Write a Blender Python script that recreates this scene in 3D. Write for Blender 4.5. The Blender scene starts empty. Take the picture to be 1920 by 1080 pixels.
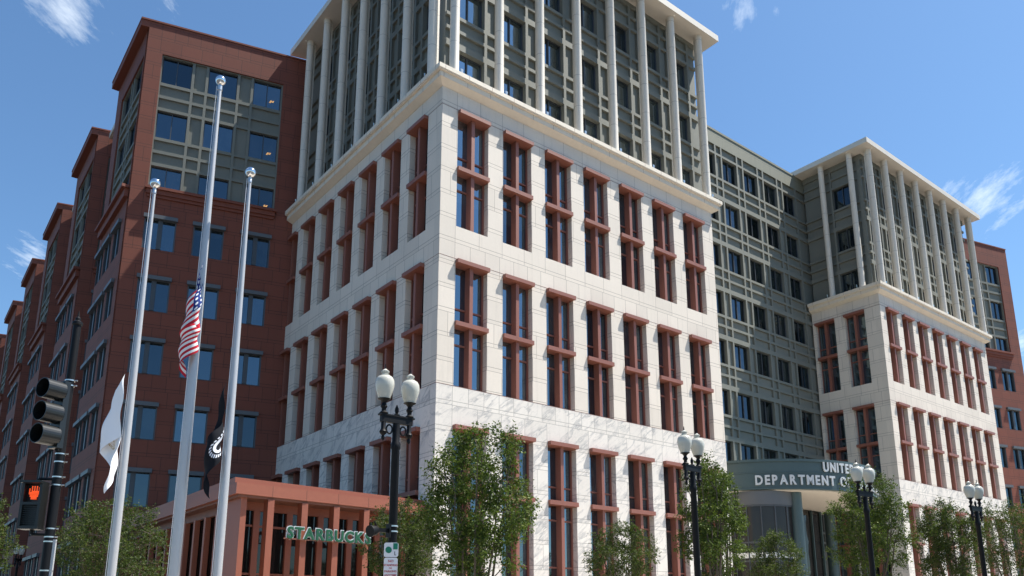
import bpy, math, random
from mathutils import Vector, Matrix
random.seed(7)
C = bpy.context.scene.collection
PI = math.pi
R = math.radians

# ------------------------------------------------------------------ mesh helpers
class MB:
    """collects faces of one mesh"""
    def __init__(s): s.v = []; s.f = []; s.uv = {}; s.m = []
    def quad(s, *p, uv=None, m=0):
        b = len(s.v); s.v += [tuple(q) for q in p]; s.f.append(tuple(range(b, b + len(p)))); s.m.append(m)
        if uv: s.uv[len(s.f) - 1] = uv
    def hexa(s, p, m=0):
        b = len(s.v); s.v += [tuple(q) for q in p]
        for f in ((0, 3, 2, 1), (4, 5, 6, 7), (0, 1, 5, 4), (1, 2, 6, 5), (2, 3, 7, 6), (3, 0, 4, 7)):
            s.f.append(tuple(b + i for i in f)); s.m.append(m)
    def box(s, x0, x1, y0, y1, z0, z1, m=0):
        s.hexa([(x0, y0, z0), (x1, y0, z0), (x1, y1, z0), (x0, y1, z0), (x0, y0, z1), (x1, y0, z1), (x1, y1, z1), (x0, y1, z1)], m)
        return s
    def prism(s, poly, z0, z1, m=0):
        n = len(poly); b = len(s.v)
        s.v += [(x, y, z0) for x, y in poly] + [(x, y, z1) for x, y in poly]
        s.f.append(tuple(b + i for i in reversed(range(n)))); s.m.append(m)
        s.f.append(tuple(b + n + i for i in range(n))); s.m.append(m)
        for i in range(n):
            j = (i + 1) % n; s.f.append((b + i, b + j, b + n + j, b + n + i)); s.m.append(m)
        return s
    def lathe(s, prof, cx=0, cy=0, cz=0, n=20, axis=None, m=0, sx=1, sy=1):
        """prof: list of (r, h) along the axis (default +z)"""
        a = Vector(axis or (0, 0, 1)).normalized(); q = Vector((0, 0, 1)).rotation_difference(a)
        b = len(s.v); o = Vector((cx, cy, cz))
        for r, h in prof:
            for k in range(n):
                t = 2 * PI * k / n
                s.v.append(tuple(o + q @ Vector((r * math.cos(t) * sx, r * math.sin(t) * sy, h))))
        for i in range(len(prof) - 1):
            for k in range(n):
                k2 = (k + 1) % n
                s.f.append((b + i * n + k, b + i * n + k2, b + (i + 1) * n + k2, b + (i + 1) * n + k)); s.m.append(m)
        if prof[0][0] > 1e-4: s.f.append(tuple(b + k for k in reversed(range(n)))); s.m.append(m)
        if prof[-1][0] > 1e-4: s.f.append(tuple(b + (len(prof) - 1) * n + k for k in range(n))); s.m.append(m)
        return s
    def tube(s, p0, p1, r0, r1=None, n=8, m=0):
        p0, p1 = Vector(p0), Vector(p1); d = p1 - p0
        return s.lathe([(r0, 0), (r1 if r1 is not None else r0, d.length)], *p0, n=n, axis=d, m=m)
    def facade(s, U, Z, holes, d0, d1, m=0):
        """slab from depth d0 to d1 spanning U x Z with rectangular holes"""
        us = sorted({U[0], U[1]} | {min(max(h[i], U[0]), U[1]) for h in holes for i in (0, 1)})
        zs = sorted({Z[0], Z[1]} | {min(max(h[i], Z[0]), Z[1]) for h in holes for i in (2, 3)})
        for za, zb in zip(zs, zs[1:]):
            if zb - za < 1e-5: continue
            st = None
            for ua, ub in zip(us, us[1:]):
                um, zm = (ua + ub) / 2, (za + zb) / 2
                solid = not any(h[0] < um < h[1] and h[2] < zm < h[3] for h in holes)
                if solid and st is None: st = ua
                if not solid and st is not None: s.box(st, ua, d0, d1, za, zb, m); st = None
            if st is not None: s.box(st, us[-1], d0, d1, za, zb, m)
        return s
    def mesh(s, name, mats, smooth=None):
        me = bpy.data.meshes.new(name); me.from_pydata(s.v, [], s.f); me.update()
        for mt in (mats if isinstance(mats, (list, tuple)) else [mats]): me.materials.append(mt)
        me.polygons.foreach_set('material_index', s.m)
        if s.uv:
            l = me.uv_layers.new(name='UVMap')
            for fi, uv in s.uv.items():
                p = me.polygons[fi]
                for k, li in enumerate(p.loop_indices): l.data[li].uv = uv[k]
        if smooth:
            me.polygons.foreach_set('use_smooth', [True] * len(me.polygons))
            try: me.set_sharp_from_angle(angle=R(smooth))
            except Exception: pass
        return me
    def obj(s, name, mats, parent=None, loc=(0, 0, 0), rz=0, smooth=None):
        return link(bpy.data.objects.new(name, s.mesh(name, mats, smooth)), parent, loc, rz)

def link(o, parent=None, loc=(0, 0, 0), rz=0):
    C.objects.link(o); o.location = loc; o.rotation_euler = (0, 0, rz)
    if parent: o.parent = parent
    return o
def empty(name, loc=(0, 0, 0), rz=0): return link(bpy.data.objects.new(name, None), None, loc, rz)
def tag(o, label=None, cat=None, group=None, kind=None):
    if label: o['label'] = label
    if cat: o['category'] = cat
    if group: o['group'] = group
    if kind: o['kind'] = kind
    return o
def copy_tree(o, parent=None, loc=None, rz=None, kids=None):
    c = o.copy(); C.objects.link(c); c.parent = parent
    if loc is not None: c.location = loc
    if rz is not None: c.rotation_euler = (0, 0, rz)
    for ch in list(o.children): copy_tree(ch, c)
    return c

# ------------------------------------------------------------------ materials
def nmat(name):
    m = bpy.data.materials.new(name); m.use_nodes = True; nt = m.node_tree; nt.nodes.clear()
    out = nt.nodes.new('ShaderNodeOutputMaterial'); b = nt.nodes.new('ShaderNodeBsdfPrincipled')
    nt.links.new(b.outputs[0], out.inputs[0])
    return m, nt, b
class NG:
    def __init__(s, nt): s.nt = nt
    def n(s, t, **k):
        nd = s.nt.nodes.new('ShaderNode' + t)
        for a, v in k.items(): setattr(nd, a, v)
        return nd
    def l(s, a, b): s.nt.links.new(a, b)
    def set(s, sock, v):
        if hasattr(v, 'is_output'): s.l(v, sock)
        else: sock.default_value = v
    def math(s, op, a, b=None, c=None):
        nd = s.n('Math', operation=op); s.set(nd.inputs[0], a)
        if b is not None: s.set(nd.inputs[1], b)
        if c is not None: s.set(nd.inputs[2], c)
        return nd.outputs[0]
    def comb(s, x, y, z):
        nd = s.n('CombineXYZ')
        for i, v in enumerate((x, y, z)): s.set(nd.inputs[i], v)
        return nd.outputs[0]
    def mix(s, f, a, b, mode='MIX'):
        nd = s.n('Mix', data_type='RGBA', blend_type=mode); s.set(nd.inputs[0], f); s.set(nd.inputs[6], a); s.set(nd.inputs[7], b)
        return nd.outputs[2]
    def noise(s, vec, scale, detail=3, rough=.5):
        nd = s.n('TexNoise'); nd.inputs['Scale'].default_value = scale; nd.inputs['Detail'].default_value = detail; nd.inputs['Roughness'].default_value = rough
        if vec is not None: s.l(vec, nd.inputs['Vector'])
        return nd.outputs[0]
    def ramp(s, f, stops):
        nd = s.n('ValToRGB'); s.set(nd.inputs[0], f); e = nd.color_ramp.elements
        while len(e) < len(stops): e.new(.5)
        for el, (p, c) in zip(e, stops): el.position = p; el.color = c if len(c) == 4 else (*c, 1)
        return nd.outputs[0]
    def uvz(s):
        """wall coordinates: u along the wall, z up, whichever way the wall faces"""
        tc = s.n('TexCoord'); p = s.n('SeparateXYZ'); s.l(tc.outputs['Object'], p.inputs[0])
        q = s.n('SeparateXYZ'); s.l(tc.outputs['Normal'], q.inputs[0])
        f = s.math('GREATER_THAN', s.math('ABSOLUTE', q.outputs[0]), .7)
        u = s.math('ADD', s.math('MULTIPLY', p.outputs[1], f), s.math('MULTIPLY', p.outputs[0], s.math('SUBTRACT', 1, f)))
        return tc.outputs['Object'], u, p.outputs[2]
def rgba(c): return (*c, 1)

def ashlar(name, col, jcol, vein=None, bw=1.455, rh=1.235, thin=.2, z0=.0, var=.06, rough=.75, jw=.013, stain=.12):
    m, nt, b = nmat(name); g = NG(nt); P, u, z = g.uvz()
    zz = g.math('ADD', z, z0)
    vec = g.comb(u, zz, 0)
    br = g.n('TexBrick'); g.l(vec, br.inputs['Vector'])
    br.offset = .37; br.offset_frequency = 2; br.squash = .63; br.squash_frequency = 3
    for k, v in (('Color1', (0, 0, 0, 1)), ('Color2', (1, 1, 1, 1)), ('Mortar', (.5, .5, .5, 1)), ('Scale', 1), ('Mortar Size', jw), ('Mortar Smooth', .2), ('Bias', 0), ('Brick Width', bw), ('Row Height', rh)):
        br.inputs[k].default_value = v
    jt = br.outputs['Fac']; rnd = br.outputs['Color']
    ph = g.math('MODULO', zz, rh)
    ln = g.math('LESS_THAN', g.math('ABSOLUTE', g.math('SUBTRACT', ph, thin)), jw * 1.1)
    jt = g.math('MAXIMUM', jt, ln)
    n1 = g.noise(P, .35, 4, .6); n2 = g.noise(P, 9, 4, .6)
    k = g.math('ADD', g.math('MULTIPLY', g.math('SUBTRACT', n1, .5), stain), 1)
    k = g.math('ADD', k, g.math('MULTIPLY', g.math('SUBTRACT', n2, .5), stain * .8))
    sr = g.n('SeparateColor'); g.l(rnd, sr.inputs[0])
    k = g.math('ADD', k, g.math('MULTIPLY', g.math('SUBTRACT', sr.outputs[0], .5), var))
    vv = g.n('VectorMath', operation='SCALE'); vv.inputs[0].default_value = col; g.l(k, vv.inputs[3])
    base = vv.outputs[0]
    rain = g.noise(g.comb(g.math('MULTIPLY', u, 2.6), 0, g.math('MULTIPLY', z, .16)), 1.3, 4, .6)
    rain = g.math('MULTIPLY', g.math('MAXIMUM', g.math('SUBTRACT', rain, .55), 0), 1.1)
    base = g.mix(rain, base, rgba(tuple(c * .45 for c in col)))
    if vein:
        # streaks that run diagonally and break at every panel joint
        off = g.math('MULTIPLY', sr.outputs[0], 37.)
        vx = g.math('ADD', g.math('MULTIPLY', g.math('ADD', g.math('MULTIPLY', u, 1.3), zz), .33), off); vy = g.math('MULTIPLY', g.math('SUBTRACT', g.math('MULTIPLY', zz, 1.3), u), 1.25)
        wv = g.comb(vx, vy, off)
        nn = g.noise(wv, .62, 6, .58)
        v1 = g.math('SUBTRACT', 1, g.math('MULTIPLY', g.math('ABSOLUTE', g.math('SUBTRACT', nn, .5)), 17)); v1 = g.math('MAXIMUM', v1, 0)
        n3 = g.noise(wv, 1.7, 5, .6)
        v2 = g.math('SUBTRACT', 1, g.math('MULTIPLY', g.math('ABSOLUTE', g.math('SUBTRACT', n3, .47)), 34)); v2 = g.math('MAXIMUM', v2, 0)
        v3 = g.math('MAXIMUM', g.math('SUBTRACT', 1, g.math('MULTIPLY', g.math('ABSOLUTE', g.math('SUBTRACT', nn, .52)), 75)), 0)
        msk = g.noise(P, .9, 2)
        vs = g.math('ADD', g.math('MULTIPLY', g.math('POWER', v1, 1.5), .75), g.math('MULTIPLY', v2, .4))
        vs = g.math('MULTIPLY', vs, g.math('MINIMUM', g.math('MAXIMUM', g.math('MULTIPLY', g.math('SUBTRACT', msk, .32), 3.2), 0), 1))
        vs = g.math('MINIMUM', g.math('ADD', g.math('MULTIPLY', vs, .62), g.math('MULTIPLY', v3, .4)), 1)
        base = g.mix(vs, base, rgba(vein))
    base = g.mix(g.math('MULTIPLY', jt, .75), base, rgba(jcol))
    g.l(base, b.inputs['Base Color']); b.inputs['Roughness'].default_value = rough
    bp = g.n('Bump'); bp.inputs['Strength'].default_value = .25; bp.inputs['Distance'].default_value = .01
    g.l(g.math('SUBTRACT', g.math('MULTIPLY', n2, .3), jt), bp.inputs['Height']); g.l(bp.outputs[0], b.inputs['Normal'])
    return m

def plain(name, col, rough=.6, metal=0, var=.12, scale=3, joint=None, spec=None, emit=None, bump=0):
    m, nt, b = nmat(name); g = NG(nt); tc = g.n('TexCoord')
    n1 = g.noise(tc.outputs['Object'], scale, 4, .6); n2 = g.noise(tc.outputs['Object'], scale * 8, 3)
    k = g.math('ADD', 1 - var, g.math('MULTIPLY', g.math('ADD', n1, n2), var))
    oi = g.n('ObjectInfo')
    vv = g.n('VectorMath', operation='SCALE'); vv.inputs[0].default_value = col; g.l(k, vv.inputs[3]); base = vv.outputs[0]
    if joint:      # a thin seam every `joint` metres of height
        p = g.n('SeparateXYZ'); g.l(tc.outputs['Object'], p.inputs[0])
        j = g.math('LESS_THAN', g.math('MODULO', g.math('ADD', p.outputs[2], 50), joint), .03)
        base = g.mix(g.math('MULTIPLY', j, .5), base, (.12, .11, .1, 1))
    g.l(base, b.inputs['Base Color']); b.inputs['Roughness'].default_value = rough; b.inputs['Metallic'].default_value = metal
    if spec is not None: b.inputs['Specular IOR Level'].default_value = spec
    if emit: b.inputs['Emission Color'].default_value = rgba(emit[0]); b.inputs['Emission Strength'].default_value = emit[1]
    if bump:
        bp = g.n('Bump'); bp.inputs['Strength'].default_value = bump; bp.inputs['Distance'].default_value = .02; g.l(n2, bp.inputs['Height']); g.l(bp.outputs[0], b.inputs['Normal'])
    return m

def glass(name, tint=(.36, .46, .56), dark=(.012, .018, .028), refl=.75, blind=(.10, .12, .12), amount=.45):
    m = bpy.data.materials.new(name); m.use_nodes = True; nt = m.node_tree; nt.nodes.clear(); g = NG(nt)
    out = g.n('OutputMaterial'); mx = g.n('MixShader'); di = g.n('BsdfDiffuse'); gl = g.n('BsdfGlossy')
    tc = g.n('TexCoord'); oi = g.n('ObjectInfo'); rnd = oi.outputs['Random']
    p = g.n('SeparateXYZ'); g.l(tc.outputs['Object'], p.inputs[0])
    # half drawn blinds and dim rooms behind the pane, different in every window
    w = g.math('SINE', g.math('MULTIPLY', p.outputs[0], 34))
    st = g.math('MULTIPLY', g.math('ADD', g.math('MULTIPLY', w, .25), .75), g.math('GREATER_THAN', g.math('FRACT', g.math('MULTIPLY', rnd, 7.3)), 1 - amount))
    bh = g.math('MULTIPLY', g.math('GREATER_THAN', p.outputs[2], g.math('ADD', .7, g.math('MULTIPLY', g.math('FRACT', g.math('MULTIPLY', rnd, 13.7)), 1.5))), g.math('GREATER_THAN', g.math('FRACT', g.math('MULTIPLY', rnd, 29.3)), .55))
    nb = g.noise(g.comb(g.math('ADD', p.outputs[0], g.math('MULTIPLY', rnd, 50)), 0, g.math('MULTIPLY', p.outputs[2], .6)), 1.6, 2)
    st = g.math('MULTIPLY', st, g.math('MINIMUM', g.math('MAXIMUM', g.math('MULTIPLY', g.math('SUBTRACT', nb, .42), 6), 0), 1))
    st = g.math('MAXIMUM', st, g.math('MULTIPLY', bh, .75))
    g.l(g.mix(st, rgba(dark), rgba(blind)), di.inputs[0])
    gl.inputs['Roughness'].default_value = .03
    kk = g.math('ADD', .6, g.math('MULTIPLY', g.math('FRACT', g.math('MULTIPLY', rnd, 5.1)), .65))
    vv = g.n('VectorMath', operation='SCALE'); vv.inputs[0].default_value = tint; g.l(kk, vv.inputs[3]); g.l(vv.outputs[0], gl.inputs['Color'])
    bp = g.n('Bump'); bp.inputs['Strength'].default_value = .35; bp.inputs['Distance'].default_value = .02
    g.l(g.noise(g.comb(g.math('ADD', p.outputs[0], g.math('MULTIPLY', rnd, 90)), p.outputs[1], p.outputs[2]), .9, 1), bp.inputs['Height']); g.l(bp.outputs[0], gl.inputs['Normal'])
    mx.inputs[0].default_value = refl
    g.l(di.outputs[0], mx.inputs[1]); g.l(gl.outputs[0], mx.inputs[2]); g.l(mx.outputs[0], out.inputs[0])
    return m

M = {}
M['lime'] = ashlar('limestone', (.665, .59, .505), (.20, .17, .145), z0=.335, var=.11, stain=.16)
M['marble'] = ashlar('veined_marble', (.69, .635, .57), (.22, .205, .185), vein=(.19, .20, .215), z0=-.045, var=.12)
M['cornice'] = plain('cornice_stone', (.70, .62, .51), .7, var=.14, scale=.6)
M['column'] = plain('column_stone', (.64, .585, .505), .55, var=.12, scale=.7, joint=2.06)
M['slab'] = plain('painted_soffit', (.60, .55, .48), .6, var=.08, scale=.5)
M['redm'] = plain('red_metal', (.24, .088, .060), .5, var=.16, scale=1)
M['grey'] = plain('grey_green_concrete', (.175, .178, .152), .75, var=.12, scale=.6, bump=.15)
M['greyjoint'] = ashlar('grey_green_panels', (.20, .20, .155), (.09, .095, .08), bw=3.6, rh=1.44, thin=.9, z0=-39.85 + 1.44 * 30, var=.04)
M['brick'] = ashlar('terracotta_panels', (.185, .05, .027), (.05, .018, .011), bw=1.3, rh=1.02, thin=.2, z0=.3, var=.12, jw=.018)
M['terra'] = plain('terracotta_plain', (.19, .05, .026), .7, var=.12, scale=1)
M['dframe'] = plain('dark_grey_frame', (.055, .06, .068), .45, var=.1, scale=2)
M['lintelg'] = plain('grey_lintel_metal', (.10, .105, .112), .5, var=.1, scale=2)
M['glassA'] = glass('blue_glass', tint=(.27, .34, .385), amount=.45, blind=(.12, .14, .14))
M['glassC'] = glass('upper_glass', tint=(.36, .46, .53), amount=.3)
M['glassG'] = glass('office_glass', tint=(.10, .125, .15), dark=(.012, .018, .018), amount=.75, blind=(.07, .09, .08))
M['glassR'] = glass('red_block_glass', tint=(.13, .17, .20), dark=(.012, .022, .032), amount=.45, blind=(.07, .09, .10))
M['glassV'] = glass('lobby_glass_tint', tint=(.12, .12, .12), amount=.9, refl=.3, blind=(.05, .045, .04))
M['glassD'] = glass('cafe_glass', tint=(.10, .10, .10), dark=(.012, .009, .008), refl=.6, amount=.3, blind=(.03, .03, .03))
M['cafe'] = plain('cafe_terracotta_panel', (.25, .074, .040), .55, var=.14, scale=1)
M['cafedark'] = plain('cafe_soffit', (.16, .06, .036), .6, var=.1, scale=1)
M['teal'] = plain('teal_metal', (.055, .086, .088), .45, var=.1, scale=.7)
M['white'] = plain('white_paint', (.78, .78, .76), .5, var=.04)
M['black'] = plain('black_paint', (.006, .006, .007), .5, var=.2, scale=4, spec=.18)
M['visor'] = plain('signal_black', (.008, .009, .009), .36, var=.2, scale=4)
M['steel'] = plain('steel_band', (.62, .62, .6), .3, metal=.9)
M['alu'] = plain('brushed_aluminium', (.42, .42, .43), .38, metal=.25, var=.06)
M['ball'] = plain('polished_ball', (.75, .75, .75), .12, metal=1, var=.03)
M['globe'] = plain('frosted_globe', (.50, .48, .41), .2, var=.1, scale=6)
M['bark'] = plain('bark', (.09, .07, .05), .9, var=.4, scale=9, bump=.5)
M['green'] = plain('sign_green', (.0, .16, .085), .5, var=.05)
M['signred'] = plain('sign_red', (.42, .03, .03), .5)
M['signw'] = plain('sign_white', (.70, .68, .68), .45, var=.05)
M['letterw'] = plain('letter_white', (.52, .54, .55), .4, var=.03)
M['sbgreen'] = plain('letter_green', (.0, .065, .025), .5, var=.05)
M['asphalt'] = plain('asphalt', (.05, .05, .052), .85, var=.3, scale=2, bump=.3)
M['pave'] = ashlar('pavement', (.46, .40, .33), (.2, .18, .16), var=.1)
M['kerb'] = plain('kerb_granite', (.35, .34, .33), .8)
M['line'] = plain('road_paint', (.75, .74, .70), .6, var=.2, scale=6)
M['soil'] = plain('soil', (.06, .045, .03), .95, bump=.4)
M['lampglow'] = plain('indoor_lamp', (.8, .5, .2), .5, emit=((1., .5, .15), .55))
M['hand'] = plain('lit_hand', (.5, .05, .01), .5, emit=((1., .11, .02), .55))
M['dot'] = plain('downlight', (.8, .78, .72), .4)

def flagmat(kind):
    m, nt, b = nmat(kind + '_cloth'); g = NG(nt); uv = g.n('UVMap'); p = g.n('SeparateXYZ'); g.l(uv.outputs[0], p.inputs[0])
    u, v = p.outputs[0], p.outputs[1]
    if kind == 'us':
        st = g.math('GREATER_THAN', g.math('MODULO', g.math('MULTIPLY', v, 13), 2), 1)
        st = g.math('SUBTRACT', 1, st)
        base = g.mix(st, (.72, .70, .68, 1), (.46, .02, .035, 1))
        can = g.math('MULTIPLY', g.math('LESS_THAN', u, .4), g.math('GREATER_THAN', v, 6 / 13))
        su = g.math('SUBTRACT', g.math('FRACT', g.math('MULTIPLY', u, 15)), .5)
        row = g.math('MULTIPLY', g.math('SUBTRACT', v, 6 / 13), 13 / 7 * 5)
        sv = g.math('SUBTRACT', g.math('FRACT', row), .5)
        star = g.math('LESS_THAN', g.math('ADD', g.math('MULTIPLY', su, su), g.math('MULTIPLY', sv, sv)), .06)
        cc = g.mix(star, (.02, .04, .17, 1), (.75, .75, .75, 1))
        base = g.mix(can, base, cc)
    elif kind == 'white':
        du = g.math('MULTIPLY', g.math('SUBTRACT', u, .5), 1.5); dv = g.math('SUBTRACT', v, .5)
        rr = g.math('SQRT', g.math('ADD', g.math('MULTIPLY', du, du), g.math('MULTIPLY', dv, dv)))
        ring = g.math('LESS_THAN', g.math('ABSOLUTE', g.math('SUBTRACT', rr, .17)), .035)
        pt = g.math('GREATER_THAN', g.noise(g.comb(u, v, 0), 40, 2), .5)
        base = g.mix(g.math('MULTIPLY', ring, pt), (.80, .80, .82, 1), (.35, .27, .12, 1))
    else:
        du = g.math('MULTIPLY', g.math('SUBTRACT', u, .5), 1.5); dv = g.math('SUBTRACT', v, .5)
        rr = g.math('SQRT', g.math('ADD', g.math('MULTIPLY', du, du), g.math('MULTIPLY', dv, dv)))
        disc = g.math('LESS_THAN', rr, .22)
        head = g.math('LESS_THAN', g.math('ADD', g.math('POWER', g.math('ABSOLUTE', g.math('SUBTRACT', du, .03)), 2), g.math('POWER', g.math('ABSOLUTE', g.math('ADD', dv, .05)), 2)), .012)
        disc = g.math('MULTIPLY', disc, g.math('SUBTRACT', 1, head))
        ang = g.math('ARCTAN2', dv, du)
        ring = g.math('LESS_THAN', g.math('ABSOLUTE', g.math('SUBTRACT', rr, .285)), .03)
        ring = g.math('MULTIPLY', ring, g.math('GREATER_THAN', g.math('SINE', g.math('MULTIPLY', ang, 26)), -.2))
        base = g.mix(g.math('MAXIMUM', disc, ring), (.010, .011, .015, 1), (.66, .68, .74, 1))
    g.l(base, b.inputs['Base Color']); b.inputs['Roughness'].default_value = .8
    b.inputs['Specular IOR Level'].default_value = .1
    return m

def leafmat(name, a, b_, c):
    m, nt, b = nmat(name); g = NG(nt); ge = g.n('NewGeometry'); tc = g.n('TexCoord')
    cl = g.noise(tc.outputs['Object'], 1.5, 2)
    f = g.math('ADD', g.math('MULTIPLY', ge.outputs['Random Per Island'], .75), g.math('MULTIPLY', g.math('SUBTRACT', cl, .35), .6))
    g.l(g.ramp(f, ((0, a), (.55, b_), (.95, c))), b.inputs['Base Color']); b.inputs['Roughness'].default_value = .6; b.inputs['Specular IOR Level'].default_value = .25
    out = [n for n in nt.nodes if n.type == 'OUTPUT_MATERIAL'][0]
    tr = g.n('BsdfTranslucent'); tr.inputs[0].default_value = (.09, .14, .012, 1); mx = g.n('MixShader'); mx.inputs[0].default_value = .28
    g.l(b.outputs[0], mx.inputs[1]); g.l(tr.outputs[0], mx.inputs[2]); g.l(mx.outputs[0], out.inputs[0])
    return m
M['leaf'] = leafmat('green_leaves', (.012, .026, .004), (.050, .085, .012), (.18, .21, .035))
M['leaf2'] = leafmat('dark_leaves', (.008, .018, .004), (.030, .050, .010), (.11, .115, .030))

# ------------------------------------------------------------------ SETTING
def struct(name, mb, m, kind='structure'): o = mb.obj(name, m); o['kind'] = kind; return o
struct('ground', MB().box(-900, 900, -900, 900, -.3, -.012), M['soil'])
struct('road', MB().box(-300, 400, -60, -22, -.2, 0), M['asphalt'])
struct('side_road', MB().box(-60, -20.5, -22, 400, -.2, 0), M['asphalt'])
struct('pavement', MB().box(-20.2, 300, -21.7, 60, -.1, .13), M['pave'])
kb = MB(); kb.box(-20.5, 300, -22, -21.7, -.1, .145); kb.box(-20.5, -20.2, -21.7, 300, -.1, .145); struct('kerb', kb, M['kerb'])
rl = MB()
for i in range(40): rl.box(-90 + i * 6, -87 + i * 6, -35.1, -34.95, 0, .004)
for i in range(8): rl.box(-19 - .0 + .0, -16, -23.2 - i * 1.2, -22.7 - i * 1.2, 0, .004)
struct('road_markings', rl, M['line'])

# ------------------------------------------------------------------ WINDOW PROTOTYPES (local: x along the wall, y inward, z up)
def tall_window(w, h, e=.25, bays=2):
    """red cross framed window, two storeys high; returns (frame mesh, lintel mesh, pane mesh)"""
    f = MB(); c = w / 2; zt = h - .2
    f.box(c - .10, c + .10, .0, .46, 0, h)                         # centre fin
    f.box(-.0, .05, .34, .46, 0, h); f.box(w - .09, w, .34, .46, 0, h)
    levels = [h * .505]
    for i, z in enumerate(levels):
        f.box(0, c - .1, -.16, .46, z - .22, z); f.box(c + .1, w, -.16, .46, z - .22, z); f.box(c - .1, c + .1, -.16, 0, z - .22, z)
    for z in (h - .745 * (h - levels[0]), (levels[0] - .22) * .73):
        f.box(.05, c - .1, .35, .44, z - .05, z + .03); f.box(c + .1, w - .09, .35, .44, z - .05, z + .03)
    f.box(0, c - .1, .30, .46, 0, .09); f.box(c + .1, w, .30, .46, 0, .09)
    l = MB(); l.box(.0, w, -e, -.002, h - .2, h); l.box(0, c - .1, -.002, .46, h - .2, h); l.box(c + .1, w, -.002, .46, h - .2, h)
    p = MB(); p.quad((0, .42, 0), (w, .42, 0), (w, .42, h), (0, .42, h))
    return f.mesh('window', M['redm']), l.mesh('lintel', M['redm']), p.mesh('pane', M['glassA'])
def office_window(w, h, d=.30, fm='dframe', gm='glassG', cm=.03):
    f = MB(); t = .05
    f.box(0, t, d - .06, d + .06, 0, h); f.box(w - t, w, d - .06, d + .06, 0, h); f.box(t, w - t, d - .06, d + .06, 0, t); f.box(t, w - t, d - .06, d + .06, h - t, h)
    f.box(w / 2 - cm, w / 2 + cm, d - .09, d + .06, t, h - t)
    p = MB(); p.quad((t, d, t), (w - t, d, t), (w - t, d, h - t), (t, d, h - t))
    return f.mesh('window', M[fm]), None, p.mesh('pane', M[gm])
def punched_window(w, h):
    """grey window of the red blocks with a thick middle post and a projecting head"""
    f = MB(); t = .09; d = .2
    f.box(0, t, .02, d + .06, 0, h); f.box(w - t, w, .02, d + .06, 0, h); f.box(t, w - t, d - .08, d + .06, 0, .07)
    f.box(w / 2 - .14, w / 2 + .14, .04, d + .06, .07, h - .22)
    l = MB(); l.box(-.06, w + .06, -.2, -.002, h - .22, h + .03); l.box(0, w, -.002, d + .06, h - .22, h)
    p = MB(); p.quad((t, d, .05), (w - t, d, .05), (w - t, d, h - .2), (t, d, h - .2))
    return f.mesh('window', M['dframe']), l.mesh('lintel', M['lintelg']), p.mesh('pane', M['glassR'])
def put_window(protos, parent, loc, rz=0, name='window'):
    f, l, p = protos
    w = link(bpy.data.objects.new(name, f), parent, loc, rz)
    if l: link(bpy.data.objects.new('lintel', l), w)
    link(bpy.data.objects.new('pane', p), w)
    return w
TW = {}
def tw(w, h):
    k = (round(w, 3), round(h, 3))
    if k not in TW: TW[k] = tall_window(w, h)
    return TW[k]
OW = office_window(1.95, 2.03); OWn = office_window(1.76, 2.03)
PW = punched_window(1.9, 2.3)
PWs = punched_window(2.05, 2.35)

# grey grid facade: recessed panels behind a lattice of bars
HEADS = [38.95 - 4.08 * k for k in range(8)]
WH = 2.03
def grid_facade(U, Z, wu, ww, per, heads, bar=.18, top_solid=None, d=0.):
    """returns MB(lattice), MB(backing), window list"""
    holes_w = []; cols = []
    for u in wu: cols.append((u, u + ww))
    gaps = []
    edges = [U[0]] + [x for u in wu for x in (u - bar, u + ww + bar)] + [U[1]]
    for a, b in zip(edges[0::2], edges[1::2]):
        if b - a > .12: gaps.append((a + (.0 if a == U[0] else 0), b))
    gaps = [(a, b) for a, b in gaps]
    rows_w = [(h - WH, h) for h in heads]
    rows_p = []
    for h in heads:
        s = h - WH
        rows_p += [(s - .20 - .63, s - .20), (s - .20 - .63 - .2 - .63 - .01, s - .2 - .63 - .2)]
    h = heads[0]
    rows_p += [(h + .2, h + .9)]
    if top_solid is None: rows_p += [(h + 1.1, h + 1.75)]
    holes = []
    for r in rows_w:
        for c in cols: holes.append((*c, *r))
        for g_ in gaps: holes.append((*g_, *r))
    for r in rows_p:
        if r[1] <= Z[0] + .05 or r[0] >= Z[1] - .05: continue
        for c in cols + gaps: holes.append((*c, *r))
    lat = MB().facade(U, Z, holes, d, d + .16)
    back = MB().facade(U, Z, [(*c, *r) for c in cols for r in rows_w], d + .16, d + .5)
    return lat, back, [(c[0], r[0]) for c in cols for r in rows_w if r[0] > Z[0] - 2.5]

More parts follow.
